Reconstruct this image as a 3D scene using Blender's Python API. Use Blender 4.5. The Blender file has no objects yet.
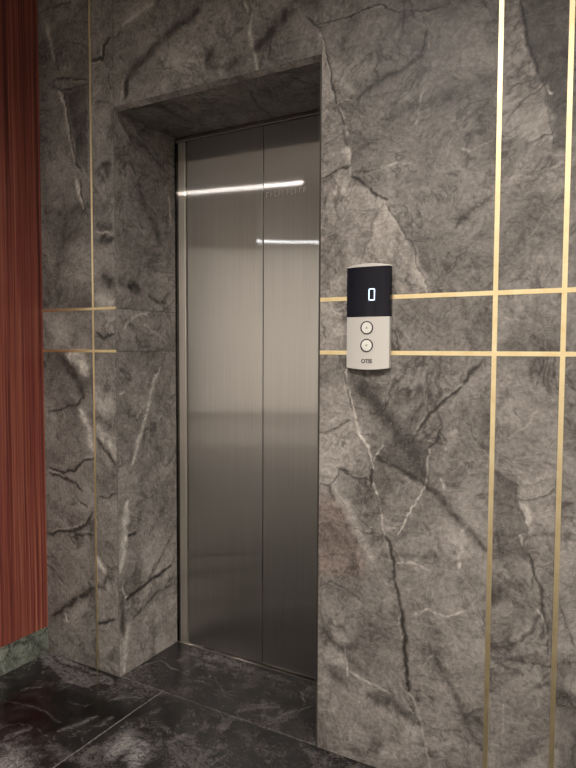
import bpy, bmesh, math, random
import numpy as np
from mathutils import Vector, Matrix

SC = bpy.context.scene
COL = SC.collection
PI = math.pi

# ------------------------------------------------------------------ sizes of the place (metres)
XW, XB, XL, XR, X1, X2 = -2.023, -1.7523, -1.6392, -0.8292, -0.3352, -0.1749
ZL, ZU, ZM, YD = 2.0427, 1.3452, 1.1921, 0.3356
YM = 0.325            # depth of the marble lining of the recess
XE, YB, XFAR, H = 2.6, -9.2, -8.8, 3.1
SW = 0.0118           # width of a brass strip

# veining traced in metres on each stone surface: kind, width, strength, points
VF=[
('d',0.0045,0.9,[(-0.843,2.131),(-0.796,2.124),(-0.749,2.126),(-0.705,2.135),(-0.675,2.137),(-0.646,2.127),(-0.618,2.104),(-0.576,2.096),(-0.528,2.087),(-0.482,2.081),(-0.456,2.087)]),
('D',0.0251,0.3,[(-0.727,2.117),(-0.745,2.088),(-0.768,2.06)]),
('l',0.0075,0.8,[(-0.833,2.095),(-0.822,2.058),(-0.817,2.022),(-0.806,1.986),(-0.794,1.935),(-0.782,1.905),(-0.776,1.883),(-0.762,1.853)]),
('d',0.006,0.9,[(-0.828,2.087),(-0.814,2.032),(-0.802,1.978),(-0.786,1.919),(-0.774,1.869),(-0.762,1.832)]),
('l',0.0089,0.9,[(-0.758,1.832),(-0.752,1.817),(-0.742,1.801)]),
('d',0.0044,0.8,[(-0.762,1.818),(-0.755,1.79),(-0.752,1.769)]),
('L',0.0146,0.7,[(-0.755,1.769),(-0.746,1.74),(-0.739,1.698)]),
('d',0.0044,0.6,[(-0.734,1.759),(-0.737,1.697),(-0.73,1.676)]),
('d',0.0119,0.7,[(-0.522,2.035),(-0.526,2.004),(-0.533,1.977)]),
('D',0.015,0.7,[(-0.533,1.977),(-0.56,1.96),(-0.601,1.946),(-0.662,1.932),(-0.695,1.912),(-0.713,1.892)]),
('D',0.02,0.5,[(-0.639,1.828),(-0.593,1.836),(-0.551,1.845),(-0.498,1.851),(-0.429,1.857)]),
('l',0.0057,0.45,[(-0.535,1.881),(-0.541,1.86),(-0.542,1.827),(-0.545,1.796)]),
('l',0.0114,0.9,[(-0.652,1.703),(-0.619,1.702),(-0.591,1.7)]),
('l',0.0057,0.5,[(-0.67,1.703),(-0.584,1.7),(-0.563,1.7)]),
('d',0.0073,0.8,[(-0.824,1.693),(-0.792,1.705),(-0.761,1.713),(-0.738,1.717)]),
('D',0.0237,0.45,[(-0.839,1.675),(-0.815,1.687),(-0.792,1.698)]),
('d',0.01,0.9,[(-0.737,1.684),(-0.711,1.67),(-0.684,1.649),(-0.669,1.635)]),
('d',0.0057,0.5,[(-0.737,1.697),(-0.7,1.692),(-0.659,1.701),(-0.612,1.707)]),
('d',0.0045,0.4,[(-0.84,1.775),(-0.793,1.796),(-0.769,1.806)]),
('L',0.0121,0.25,[(-0.771,1.958),(-0.724,1.908)]),
('T',0.0257,0.35,[(-0.836,2.103),(-0.818,2.023),(-0.794,1.935),(-0.77,1.854),(-0.755,1.79),(-0.737,1.691),(-0.722,1.668),(-0.669,1.635),(-0.839,1.64),(-0.843,2.105)]),
('d',0.0084,0.9,[(-0.289,2.049),(-0.282,2.018),(-0.275,1.969),(-0.265,1.935),(-0.25,1.893),(-0.241,1.868)]),
('l',0.0085,0.3,[(-0.285,1.972),(-0.273,1.933),(-0.258,1.895)]),
('l',0.0069,0.7,[(-0.229,1.833),(-0.222,1.823),(-0.216,1.809)]),
('d',0.0041,0.6,[(-0.229,1.818),(-0.231,1.79),(-0.219,1.761),(-0.21,1.727),(-0.209,1.686)]),
('L',0.0136,0.4,[(-0.231,1.784),(-0.214,1.751),(-0.211,1.704)]),
('d',0.0054,0.6,[(-0.21,1.718),(-0.235,1.717),(-0.263,1.706)]),
('D',0.0325,0.4,[(-0.263,1.703),(-0.292,1.693),(-0.315,1.666),(-0.323,1.636)]),
('D',0.0287,0.5,[(-0.361,1.881),(-0.392,1.872),(-0.429,1.867),(-0.487,1.856)]),
('d',0.0058,0.5,[(-0.287,2.005),(-0.304,1.979)]),
('D',0.0222,0.3,[(-0.231,1.807),(-0.265,1.799),(-0.288,1.794)]),
('d',0.0028,0.4,[(-0.328,1.88),(-0.302,1.886),(-0.273,1.895)]),
('l',0.0111,0.5,[(-0.428,1.713),(-0.409,1.711)]),
('l',0.0055,0.25,[(-0.407,1.711),(-0.376,1.718),(-0.352,1.726)]),
('D',0.0302,0.5,[(-0.511,2.089),(-0.472,2.085),(-0.459,2.094)]),
('T',0.0108,0.18,[(-0.332,2.067),(-0.289,2.055),(-0.275,1.969),(-0.241,1.868),(-0.228,1.789),(-0.21,1.721),(-0.209,1.68),(-0.183,1.67),(-0.181,1.578),(-0.328,1.595)]),
('T',0.0115,-0.28,[(-0.289,2.055),(-0.182,2.027),(-0.178,1.675),(-0.209,1.686),(-0.231,1.801),(-0.275,1.969)]),
('d',0.0085,0.9,[(-0.678,1.639),(-0.658,1.621),(-0.625,1.605)]),
('l',0.0069,0.6,[(-0.636,1.601),(-0.617,1.569),(-0.595,1.533),(-0.577,1.502)]),
('d',0.0055,0.7,[(-0.629,1.597),(-0.61,1.565),(-0.585,1.526),(-0.574,1.501)]),
('l',0.0082,0.7,[(-0.549,1.473),(-0.535,1.455)]),
('d',0.0041,0.7,[(-0.574,1.501),(-0.549,1.469),(-0.545,1.436),(-0.531,1.409),(-0.513,1.381),(-0.504,1.354)]),
('L',0.0162,0.6,[(-0.547,1.449),(-0.541,1.416),(-0.52,1.391),(-0.509,1.355)]),
('d',0.0085,0.4,[(-0.639,1.598),(-0.657,1.573),(-0.672,1.533),(-0.69,1.48),(-0.701,1.453)]),
('T',0.0174,0.3,[(-0.839,1.67),(-0.684,1.651),(-0.632,1.601),(-0.577,1.502),(-0.545,1.449),(-0.506,1.351),(-0.607,1.351),(-0.837,1.339)]),
('T',0.017,0.14,[(-0.636,1.601),(-0.577,1.502),(-0.545,1.449),(-0.506,1.351),(-0.607,1.352),(-0.697,1.439),(-0.672,1.533)]),
('D',0.068,0.35,[(-0.539,1.508),(-0.525,1.468),(-0.511,1.427)]),
('D',0.0541,0.25,[(-0.511,1.427),(-0.471,1.451)]),
('d',0.0057,0.6,[(-0.824,1.274),(-0.816,1.252),(-0.808,1.237)]),
('T',0.0173,0.22,[(-0.837,1.336),(-0.745,1.333),(-0.744,1.187),(-0.836,1.186)]),
('D',0.0163,0.5,[(-0.349,1.585),(-0.379,1.567),(-0.411,1.548),(-0.439,1.522)]),
('d',0.0081,0.6,[(-0.426,1.537),(-0.442,1.519)]),
('D',0.0133,0.45,[(-0.416,1.325),(-0.409,1.286)]),
('D',0.0317,0.4,[(-0.398,1.228),(-0.385,1.202)]),
('l',0.0065,0.5,[(-0.312,1.277),(-0.282,1.273)]),
('d',0.0052,0.3,[(-0.279,1.277),(-0.259,1.278)]),
('D',0.0157,0.35,[(-0.287,1.215),(-0.275,1.221)]),
('d',0.008,0.75,[(-0.365,1.18),(-0.387,1.151),(-0.408,1.113)]),
('D',0.008,0.3,[(-0.248,1.574),(-0.202,1.551)]),
('l',0.0053,0.2,[(-0.202,1.551),(-0.219,1.535),(-0.263,1.479)]),
('d',0.0095,0.8,[(-0.415,1.106),(-0.464,1.065),(-0.504,1.016),(-0.527,0.98)]),
('d',0.0081,0.75,[(-0.415,1.106),(-0.454,1.072),(-0.493,1.03)]),
('l',0.0099,0.85,[(-0.746,1.145),(-0.745,1.102),(-0.731,1.06),(-0.715,1.004),(-0.703,0.961),(-0.679,0.935),(-0.664,0.893),(-0.661,0.872)]),
('d',0.0056,0.8,[(-0.747,1.131),(-0.743,1.095),(-0.735,1.06),(-0.723,1.025)]),
('d',0.0113,0.9,[(-0.666,0.872),(-0.665,0.843),(-0.661,0.822)]),
('l',0.0056,0.7,[(-0.656,0.887),(-0.645,0.916),(-0.634,0.935)]),
('l',0.0072,0.7,[(-0.659,0.83),(-0.644,0.789),(-0.636,0.747),(-0.626,0.706),(-0.616,0.679)]),
('d',0.0071,0.7,[(-0.648,0.795),(-0.636,0.754)]),
('d',0.0102,0.9,[(-0.616,0.679),(-0.605,0.652),(-0.597,0.611),(-0.59,0.571)]),
('d',0.0124,0.95,[(-0.59,0.574),(-0.581,0.509),(-0.569,0.461),(-0.557,0.393),(-0.556,0.329),(-0.554,0.294),(-0.541,0.251)]),
('D',0.0385,0.55,[(-0.716,1.118),(-0.677,1.076),(-0.647,1.043),(-0.61,1.003),(-0.573,0.957),(-0.537,0.911),(-0.515,0.859)]),
('T',0.0394,-0.28,[(-0.693,1.132),(-0.632,1.05),(-0.58,0.977),(-0.516,0.947),(-0.499,0.928),(-0.501,0.84),(-0.572,0.867),(-0.645,0.895),(-0.58,0.929),(-0.654,1.028),(-0.716,1.089)]),
('d',0.0138,0.7,[(-0.649,0.9),(-0.608,0.881),(-0.564,0.864),(-0.508,0.836)]),
('D',0.0192,0.7,[(-0.515,0.842),(-0.473,0.813),(-0.439,0.776),(-0.408,0.744)]),
('D',0.0192,0.6,[(-0.49,0.834),(-0.448,0.792),(-0.415,0.75),(-0.382,0.728),(-0.343,0.688)]),
('d',0.0099,0.7,[(-0.768,0.858),(-0.721,0.841),(-0.667,0.832)]),
('d',0.0085,0.6,[(-0.827,0.955),(-0.785,0.97),(-0.73,0.999)]),
('l',0.0057,0.7,[(-0.501,0.934),(-0.502,0.881),(-0.508,0.832),(-0.535,0.788),(-0.562,0.739),(-0.587,0.687)]),
('d',0.0082,0.7,[(-0.469,0.984),(-0.479,0.96),(-0.503,0.938)]),
('l',0.0137,0.7,[(-0.462,0.861),(-0.458,0.835)]),
('D',0.0327,0.5,[(-0.596,1.059),(-0.568,1.081)]),
('d',0.0058,0.6,[(-0.829,0.804),(-0.796,0.8),(-0.772,0.839),(-0.768,0.862)]),
('d',0.0059,0.5,[(-0.796,0.8),(-0.779,0.761)]),
('L',0.0292,0.35,[(-0.776,0.788),(-0.743,0.747),(-0.711,0.693),(-0.68,0.647),(-0.656,0.608)]),
('d',0.0043,0.6,[(-0.711,0.692),(-0.673,0.677),(-0.62,0.677)]),
('l',0.0071,0.5,[(-0.586,0.609),(-0.546,0.613),(-0.49,0.605)]),
('l',0.0142,0.4,[(-0.617,0.703),(-0.598,0.703)]),
('D',0.0168,0.4,[(-0.627,0.624),(-0.575,0.636),(-0.525,0.637),(-0.463,0.651)]),
('d',0.0044,0.5,[(-0.831,0.589),(-0.782,0.601),(-0.742,0.601),(-0.71,0.584)]),
('d',0.0056,0.5,[(-0.513,0.736),(-0.495,0.701)]),
('T',0.0236,0.22,[(-0.835,1.1),(-0.747,1.102),(-0.715,1.004),(-0.683,0.934),(-0.667,0.872),(-0.665,0.833),(-0.768,0.858),(-0.776,0.795),(-0.833,0.803)]),
('W',0.0368,0.5,[(-0.833,0.766),(-0.784,0.779),(-0.711,0.679),(-0.671,0.556),(-0.831,0.526)]),
('D',0.024,0.45,[(-0.328,0.891),(-0.297,0.872),(-0.275,0.858)]),
('T',0.0138,-0.2,[(-0.328,0.891),(-0.272,0.859),(-0.266,0.821),(-0.249,0.754),(-0.251,0.715),(-0.239,0.685),(-0.323,0.671)]),
('T',0.0131,0.12,[(-0.325,0.898),(-0.273,0.862),(-0.263,0.822),(-0.247,0.754),(-0.25,0.715),(-0.225,0.638),(-0.185,0.645),(-0.186,0.912)]),
('d',0.0041,0.6,[(-0.276,0.865),(-0.269,0.824),(-0.262,0.79),(-0.249,0.754),(-0.251,0.709)]),
('L',0.0161,0.5,[(-0.263,0.815),(-0.247,0.786),(-0.249,0.766)]),
('l',0.0081,0.7,[(-0.264,0.739),(-0.252,0.712)]),
('d',0.0066,0.6,[(-0.266,0.825),(-0.236,0.83),(-0.182,0.856)]),
('D',0.0107,0.4,[(-0.249,0.735),(-0.211,0.744),(-0.134,0.749)]),
('l',0.0053,0.3,[(-0.247,0.792),(-0.212,0.803),(-0.181,0.823)]),
('d',0.0082,0.8,[(-0.242,0.691),(-0.233,0.674),(-0.225,0.638)]),
('d',0.0071,0.7,[(-0.225,0.638),(-0.207,0.603),(-0.2,0.548),(-0.19,0.499),(-0.183,0.444)]),
('l',0.0071,0.5,[(-0.212,0.558),(-0.197,0.529),(-0.188,0.481)]),
('l',0.0052,0.3,[(-0.299,0.974),(-0.264,1.008),(-0.224,1.057)]),
('D',0.0105,0.3,[(-0.282,0.997),(-0.216,0.971)]),
('D',0.0265,0.55,[(-0.353,1.037),(-0.349,0.999)]),
('l',0.011,0.6,[(-0.407,0.724),(-0.395,0.744)]),
('l',0.0084,0.5,[(-0.41,0.69),(-0.414,0.626)]),
('L',0.0218,0.25,[(-0.432,0.987),(-0.451,0.939),(-0.46,0.878)]),
('D',0.0157,0.4,[(-0.319,1.052),(-0.302,1.097)]),
('D',0.0272,0.3,[(-0.383,0.8),(-0.357,0.764)]),
('d',0.006,0.6,[(-0.824,0.494),(-0.789,0.515),(-0.749,0.504),(-0.709,0.49),(-0.678,0.474)]),
('D',0.0219,0.55,[(-0.823,0.376),(-0.78,0.34),(-0.743,0.319),(-0.707,0.29),(-0.668,0.271)]),
('T',0.0257,0.3,[(-0.829,0.359),(-0.823,0.36),(-0.747,0.31),(-0.73,0.262),(-0.779,0.272),(-0.822,0.292),(-0.829,0.29)]),
('l',0.008,0.6,[(-0.743,0.33),(-0.731,0.284),(-0.732,0.246)]),
('l',0.0094,0.6,[(-0.722,0.26),(-0.667,0.241),(-0.606,0.229)]),
('D',0.0289,0.6,[(-0.787,0.251),(-0.762,0.231),(-0.738,0.218)]),
('D',0.0283,0.65,[(-0.663,0.209),(-0.621,0.206),(-0.584,0.203),(-0.554,0.186),(-0.518,0.168)]),
('l',0.0081,0.4,[(-0.541,0.251),(-0.518,0.19),(-0.503,0.151),(-0.489,0.099),(-0.484,0.052)]),
('D',0.0396,0.4,[(-0.674,0.113),(-0.642,0.086),(-0.642,0.049)]),
('d',0.0062,0.4,[(-0.563,0.27),(-0.541,0.247)]),
('l',0.0086,0.5,[(-0.54,0.468),(-0.502,0.493),(-0.454,0.49),(-0.403,0.507)]),
('l',0.0086,0.5,[(-0.45,0.489),(-0.397,0.512)]),
('D',0.0106,0.5,[(-0.494,0.401),(-0.465,0.359),(-0.437,0.325),(-0.416,0.275)]),
('D',0.0124,0.5,[(-0.482,0.383),(-0.447,0.329),(-0.412,0.27),(-0.384,0.209),(-0.344,0.147)]),
('l',0.0045,0.4,[(-0.441,0.365),(-0.438,0.339)]),
('T',0.0483,0.14,[(-0.828,0.221),(-0.73,0.232),(-0.518,0.147),(-0.495,0.049),(-0.827,-0.012)]),
('d',0.0071,0.6,[(-0.324,0.407),(-0.293,0.413),(-0.238,0.414),(-0.185,0.419),(-0.157,0.425),(-0.126,0.439)]),
('d',0.0112,0.5,[(-0.296,0.415),(-0.269,0.452),(-0.252,0.475),(-0.228,0.503),(-0.206,0.547)]),
('D',0.0116,0.5,[(-0.321,0.403),(-0.286,0.388),(-0.249,0.382)]),
('l',0.0046,0.3,[(-0.293,0.29),(-0.297,0.176)]),
('D',0.0155,0.45,[(-0.184,0.242),(-0.221,0.2),(-0.262,0.147),(-0.286,0.12)]),
('D',0.029,0.4,[(-0.166,0.334),(-0.123,0.352)]),
('T',0.0306,-0.18,[(-0.168,0.416),(-0.118,0.435),(-0.111,0.167),(-0.164,0.148)]),
('L',0.043,0.25,[(-0.142,0.385),(-0.111,0.396)]),
('d',0.007,0.6,[(-0.164,0.574),(-0.145,0.528),(-0.13,0.476)]),
('d',0.0044,0.5,[(-0.166,0.323),(-0.123,0.338)]),
('D',0.0117,0.4,[(-0.323,0.355),(-0.307,0.363)]),
('d',0.0087,0.56,[(-2.018,2.457),(-1.95,2.458),(-1.87,2.451)]),
('L',0.0172,0.42,[(-1.978,2.402),(-1.947,2.304),(-1.934,2.266)]),
('d',0.0085,0.56,[(-1.94,2.303),(-1.914,2.243),(-1.902,2.196)]),
('d',0.0102,0.7,[(-1.936,2.194),(-1.863,2.184),(-1.767,2.164)]),
('d',0.0101,0.7,[(-1.936,2.194),(-1.943,2.168),(-1.903,2.147),(-1.838,2.147),(-1.761,2.141)]),
('L',0.016,0.7,[(-1.917,2.145),(-1.884,2.103),(-1.873,2.038),(-1.854,1.963),(-1.83,1.888)]),
('d',0.0118,0.84,[(-1.884,2.13),(-1.866,2.037),(-1.848,1.953),(-1.824,1.878),(-1.799,1.839)]),
('T',0.0199,-0.3,[(-1.884,2.139),(-1.764,2.133),(-1.77,1.826),(-1.823,1.887)]),
('L',0.0194,0.7,[(-1.831,1.816),(-1.807,1.759),(-1.795,1.713)]),
('d',0.0096,0.84,[(-1.808,1.813),(-1.8,1.758),(-1.782,1.694),(-1.767,1.674)]),
('D',0.0321,0.49,[(-1.794,1.726),(-1.873,1.703),(-1.908,1.624),(-1.931,1.524),(-1.954,1.431)]),
('D',0.0571,0.28,[(-1.975,1.423),(-1.788,1.378)]),
('d',0.0121,1.12,[(-1.75,2.227),(-1.689,2.214),(-1.685,2.263),(-1.655,2.281)]),
('l',0.0061,0.56,[(-1.715,2.338),(-1.691,2.29)]),
('d',0.0059,0.84,[(-1.669,2.165),(-1.654,2.103)]),
('d',0.0078,0.56,[(-1.725,2.073),(-1.653,2.055)]),
('D',0.0189,0.7,[(-1.698,1.851),(-1.656,1.85)]),
('D',0.0446,0.7,[(-1.726,1.644),(-1.659,1.629)]),
('l',0.0111,0.7,[(-1.733,1.618),(-1.659,1.603)]),
('D',0.0296,0.84,[(-1.709,1.589),(-1.654,1.589)]),
('D',0.0442,0.7,[(-1.698,1.46),(-1.662,1.436),(-1.668,1.418)]),
('L',0.0511,0.42,[(-1.737,1.386),(-1.651,1.365)]),
('d',0.0146,0.98,[(-1.739,1.258),(-1.696,1.241),(-1.653,1.25)]),
('L',0.1182,0.21,[(-1.923,1.271),(-1.91,1.261)]),
('D',0.0162,0.42,[(-2.019,1.31),(-1.994,1.214)]),
('D',0.0383,0.84,[(-1.939,1.176),(-1.872,1.121),(-1.82,1.057),(-1.808,1.02)]),
('L',0.0457,0.7,[(-1.884,1.177),(-1.818,1.159),(-1.793,1.113)]),
('d',0.0096,0.84,[(-1.986,0.959),(-1.902,0.976),(-1.835,0.995),(-1.808,1.02)]),
('L',0.0305,0.63,[(-1.822,0.977),(-1.796,0.937),(-1.778,0.891),(-1.762,0.828)]),
('d',0.0115,0.98,[(-2.005,0.744),(-1.921,0.728),(-1.866,0.743),(-1.799,0.787),(-1.76,0.795)]),
('d',0.0118,0.84,[(-1.998,0.72),(-1.922,0.709),(-1.854,0.692),(-1.815,0.668)]),
('d',0.0078,0.84,[(-1.849,0.631),(-1.796,0.613)]),
('d',0.0127,0.84,[(-1.764,0.594),(-1.804,0.541),(-1.871,0.508),(-1.997,0.482),(-2.026,0.48)]),
('d',0.0098,0.7,[(-1.879,0.484),(-1.804,0.508),(-1.763,0.51)]),
('L',0.0369,0.56,[(-1.733,0.913),(-1.683,0.862),(-1.649,0.81)]),
('d',0.0185,0.84,[(-1.74,0.866),(-1.696,0.833),(-1.653,0.791)]),
('D',0.0258,0.56,[(-1.726,0.95),(-1.67,0.917)]),
('d',0.0075,0.7,[(-1.737,0.658),(-1.686,0.66),(-1.649,0.678)]),
('L',0.0736,0.28,[(-1.718,1.014),(-1.669,0.98)]),
('D',0.0218,0.84,[(-1.769,0.305),(-1.849,0.255),(-1.905,0.215),(-1.991,0.152)]),
('l',0.0128,0.56,[(-1.919,0.177),(-1.909,0.145)]),
('d',0.0119,0.7,[(-1.749,0.318),(-1.704,0.317)]),
('L',0.0196,0.7,[(-1.747,0.423),(-1.722,0.399),(-1.703,0.374)]),
('D',0.0117,0.7,[(-1.717,0.32),(-1.697,0.361),(-1.666,0.357)]),
('d',0.0119,0.84,[(-1.752,0.17),(-1.706,0.194),(-1.662,0.209)]),
('d',0.0126,0.98,[(-1.759,0.111),(-1.754,0.055),(-1.755,-0.013)]),
('D',0.0305,0.7,[(-1.268,2.275),(-1.323,2.254),(-1.396,2.228),(-1.472,2.19),(-1.528,2.153)]),
('d',0.0229,0.98,[(-1.574,2.121),(-1.583,2.064)]),
('D',0.0384,0.7,[(-1.517,2.175),(-1.574,2.121)]),
('L',0.0159,0.42,[(-1.46,2.34),(-1.537,2.327),(-1.595,2.309)]),
('D',0.0281,0.7,[(-1.214,2.147),(-1.234,2.113)]),
('D',0.0274,0.56,[(-1.133,2.084),(-1.162,2.067)]),
('L',0.0541,0.21,[(-1.355,2.132),(-1.304,2.16)]),
('T',0.0737,0.2,[(-1.375,2.208),(-1.263,2.266),(-1.133,2.271),(-1.133,2.024),(-1.463,2.041)]),
('D',0.0405,0.77,[(-0.927,2.195),(-0.969,2.17),(-0.986,2.153),(-1.021,2.118),(-1.056,2.111)]),
('d',0.0099,0.7,[(-0.99,2.14),(-0.999,2.098),(-1.007,2.071)]),
('D',0.0133,0.56,[(-1.025,2.082),(-1.038,2.049)]),
('D',0.0274,0.63,[(-1.111,2.098),(-1.157,2.074)]),
('L',0.01,0.56,[(-1.07,2.21),(-1.074,2.145),(-1.056,2.089),(-1.051,2.029)]),
('l',0.0104,0.56,[(-1.097,2.261),(-1.088,2.229)]),
('d',0.0081,0.84,[(-0.881,2.156),(-0.853,2.131),(-0.835,2.118)]),
('D',0.0457,0.56,[(-0.91,2.212),(-0.837,2.179)]),
]
VR=[
('D',0.0157,0.56,[(0.01,2.039),(0.058,1.981),(0.108,1.924)]),
('D',0.0163,0.56,[(0.022,2.013),(0.083,1.971),(0.161,1.939),(0.273,1.884)]),
('L',0.0118,0.42,[(0.016,2.011),(0.07,1.949),(0.108,1.933)]),
('d',0.0116,0.56,[(0.076,1.88),(0.101,1.833)]),
('D',0.0317,0.56,[(0.119,1.774),(0.159,1.727),(0.213,1.653),(0.241,1.601)]),
('l',0.0121,0.7,[(0.291,1.802),(0.295,1.686)]),
('D',0.034,0.84,[(0.063,1.427),(0.115,1.418)]),
('D',0.0158,0.7,[(0.168,1.399),(0.224,1.379),(0.268,1.382)]),
('D',0.0185,0.42,[(0.014,1.454),(0.038,1.429)]),
('l',0.0115,0.56,[(0.03,1.268),(0.101,1.325),(0.168,1.338)]),
('l',0.0118,0.56,[(0.14,1.29),(0.209,1.264),(0.266,1.226)]),
('L',0.0151,0.77,[(0.229,1.129),(0.193,1.072),(0.171,1.006),(0.136,0.924),(0.094,0.825),(0.074,0.772)]),
('l',0.0113,0.56,[(0.171,1.006),(0.123,0.972),(0.096,0.946)]),
('l',0.011,0.56,[(0.014,1.035),(0.039,1.047)]),
('D',0.0119,0.42,[(0.275,0.599),(0.216,0.552),(0.158,0.488)]),
('d',0.0155,0.84,[(0.051,0.51),(0.09,0.515)]),
('D',0.0234,0.42,[(0.092,0.618),(0.146,0.626)]),
('L',0.0305,0.7,[(0.052,0.608),(0.026,0.54),(0.019,0.498)]),
('L',0.027,0.84,[(0.046,0.647),(0.029,0.567),(0.032,0.511),(0.018,0.44),(0.005,0.389)]),
('d',0.0116,0.84,[(0.051,0.515),(0.09,0.519)]),
('d',0.0168,0.98,[(0.035,0.281),(0.087,0.291),(0.17,0.308),(0.288,0.326)]),
('D',0.0161,0.7,[(0.288,0.255),(0.198,0.244),(0.127,0.215),(0.073,0.196)]),
('D',0.028,0.7,[(0.016,0.283),(0.015,0.208),(0.02,0.15)]),
('L',0.0205,0.56,[(0.046,0.177),(0.033,0.117),(0.025,0.016)]),
('D',0.0121,0.56,[(0.289,0.444),(0.214,0.364),(0.142,0.307)]),
('l',0.0079,0.7,[(0.016,0.329),(0.029,0.288),(0.048,0.286)]),
]
VS=[
('d',0.0114,0.7,[(-1.129,0.081),(-1.174,0.198),(-1.188,0.308)]),
('D',0.0198,0.56,[(-1.591,0.005),(-1.464,0.037),(-1.474,0.109),(-1.473,0.236)]),
('L',0.0108,0.35,[(-1.386,0.043),(-1.29,0.043),(-1.245,0.086)]),
('D',0.0103,0.56,[(-0.963,0.048),(-0.948,0.117),(-0.924,0.163)]),
('d',0.0074,0.56,[(-1.075,0.145),(-1.09,0.208),(-1.086,0.266)]),
]
VG=[
('L',0.0766,0.95,[(-1.561,-0.568),(-1.579,-0.503),(-1.504,-0.52)]),
('L',0.0678,0.95,[(-1.338,-0.338),(-1.356,-0.266),(-1.283,-0.279),(-1.248,-0.338)]),
('L',0.0226,0.4,[(-1.57,-0.33),(-1.54,-0.276),(-1.524,-0.216)]),
('L',0.0254,0.5,[(-1.679,-0.464),(-1.611,-0.479),(-1.581,-0.44)]),
('L',0.0189,0.4,[(-1.684,-0.443),(-1.661,-0.37)]),
('L',0.0187,0.35,[(-1.477,-0.252),(-1.476,-0.201)]),
('L',0.0349,0.3,[(-1.535,-0.397),(-1.428,-0.416)]),
('L',0.0283,0.35,[(-1.23,-0.204),(-1.213,-0.154)]),
('L',0.0335,0.3,[(-0.837,-0.033),(-0.778,-0.051)]),
('l',0.0114,0.4,[(-1.427,0.2),(-1.335,0.17),(-1.265,0.116),(-1.181,0.105)]),
('l',0.0112,0.45,[(-1.014,0.028),(-0.991,0.119),(-0.944,0.186)]),
('l',0.0121,0.4,[(-1.622,0.087),(-1.598,0.171),(-1.518,0.147),(-1.423,0.135)]),
('l',0.0113,0.2,[(-1.884,-0.316),(-1.799,-0.294),(-1.692,-0.287),(-1.604,-0.301)]),
('l',0.0073,0.2,[(-1.743,-0.418),(-1.716,-0.365),(-1.624,-0.362),(-1.542,-0.384)]),
('l',0.0078,0.2,[(-1.69,-0.203),(-1.608,-0.198),(-1.586,-0.157)]),
('l',0.011,0.4,[(-1.027,0.254),(-0.976,0.196),(-0.962,0.122)]),
('l',0.0113,0.5,[(-1.128,0.087),(-1.096,0.112),(-1.041,0.172)]),
('L',0.0224,0.4,[(-1.149,0.027),(-1.118,0.072),(-1.067,0.115)]),
('L',0.0205,0.35,[(-1.457,0.148),(-1.445,0.224),(-1.378,0.228)]),
('L',0.0147,0.35,[(-1.065,0.062),(-1.011,0.055),(-0.991,0.119)]),
('L',0.0315,0.3,[(-1.555,0.271),(-1.355,0.294),(-1.084,0.283)]),
('L',0.0189,0.3,[(-1.286,0.104),(-1.189,0.086)]),
('K',0.0087,0.45,[(-2.031,-0.034),(-2.031,0.004),(-1.637,-0.022),(-1.613,-0.055),(-1.667,-0.07),(-1.688,-0.106),(-1.76,-0.124),(-1.841,-0.108),(-1.915,-0.083),(-1.966,-0.077)]),
('d',0.0165,0.6,[(-1.9,-0.039),(-1.833,-0.036),(-1.778,-0.038),(-1.708,-0.031)]),
('d',0.013,0.5,[(-1.997,-0.014),(-1.9,-0.039)]),
('L',0.0165,0.35,[(-1.88,-0.24),(-1.836,-0.191)]),
('L',0.0155,0.3,[(-1.559,-0.128),(-1.529,-0.088),(-1.479,-0.067)]),
('K',0.0137,0.05,[(-1.634,-0.02),(-1.647,0.306),(-1.594,0.337),(-0.999,0.34),(-0.827,0.001)]),
('D',0.0966,0.5,[(-1.323,0.009),(-1.204,0.078),(-1.149,0.183)]),
('D',0.0448,0.6,[(-1.21,0.148),(-0.982,0.171)]),
('D',0.0396,0.5,[(-1.49,0.189),(-1.279,0.186)]),
('T',0.0469,-0.5,[(-1.975,-0.217),(-1.643,-0.14),(-1.381,-0.127),(-1.603,-0.379),(-1.809,-0.406)]),
]


# ------------------------------------------------------------------ helpers
def tag(o, label=None, cat=None, group=None, kind=None):
    if label: o['label'] = label
    if cat: o['category'] = cat
    if group: o['group'] = group
    if kind: o['kind'] = kind
    return o

def empty(name, loc, parent=None):
    o = bpy.data.objects.new(name, None); o.location = loc; o.empty_display_size = .05
    COL.objects.link(o)
    if parent: o.parent = parent
    return o

def link(name, me, mat, parent=None, loc=None):
    o = bpy.data.objects.new(name, me); COL.objects.link(o)
    if mat: me.materials.append(mat)
    if parent: o.parent = parent
    if loc is not None: o.location = loc
    return o

def from_bm(name, bm, mat, parent=None, loc=None, smooth=False):
    me = bpy.data.meshes.new(name); bm.normal_update(); bm.to_mesh(me); bm.free()
    if smooth:
        for p in me.polygons: p.use_smooth = True
    return link(name, me, mat, parent, loc)

def add_box(bm, a, b, bevel=0, seg=2):
    vs = [bm.verts.new((x, y, z)) for x in (a[0], b[0]) for y in (a[1], b[1]) for z in (a[2], b[2])]
    fs = [bm.faces.new([vs[i] for i in f]) for f in ((0,1,3,2),(4,6,7,5),(0,4,5,1),(2,3,7,6),(0,2,6,4),(1,5,7,3))]
    if bevel:
        es = list({e for f in fs for e in f.edges})
        bmesh.ops.bevel(bm, geom=es, offset=bevel, segments=seg, affect='EDGES', profile=.5)
    return bm

def box(name, a, b, mat, parent=None, bevel=0, seg=2):
    o = from_bm(name, add_box(bmesh.new(), a, b, bevel, seg), mat, parent)
    return o

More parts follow.
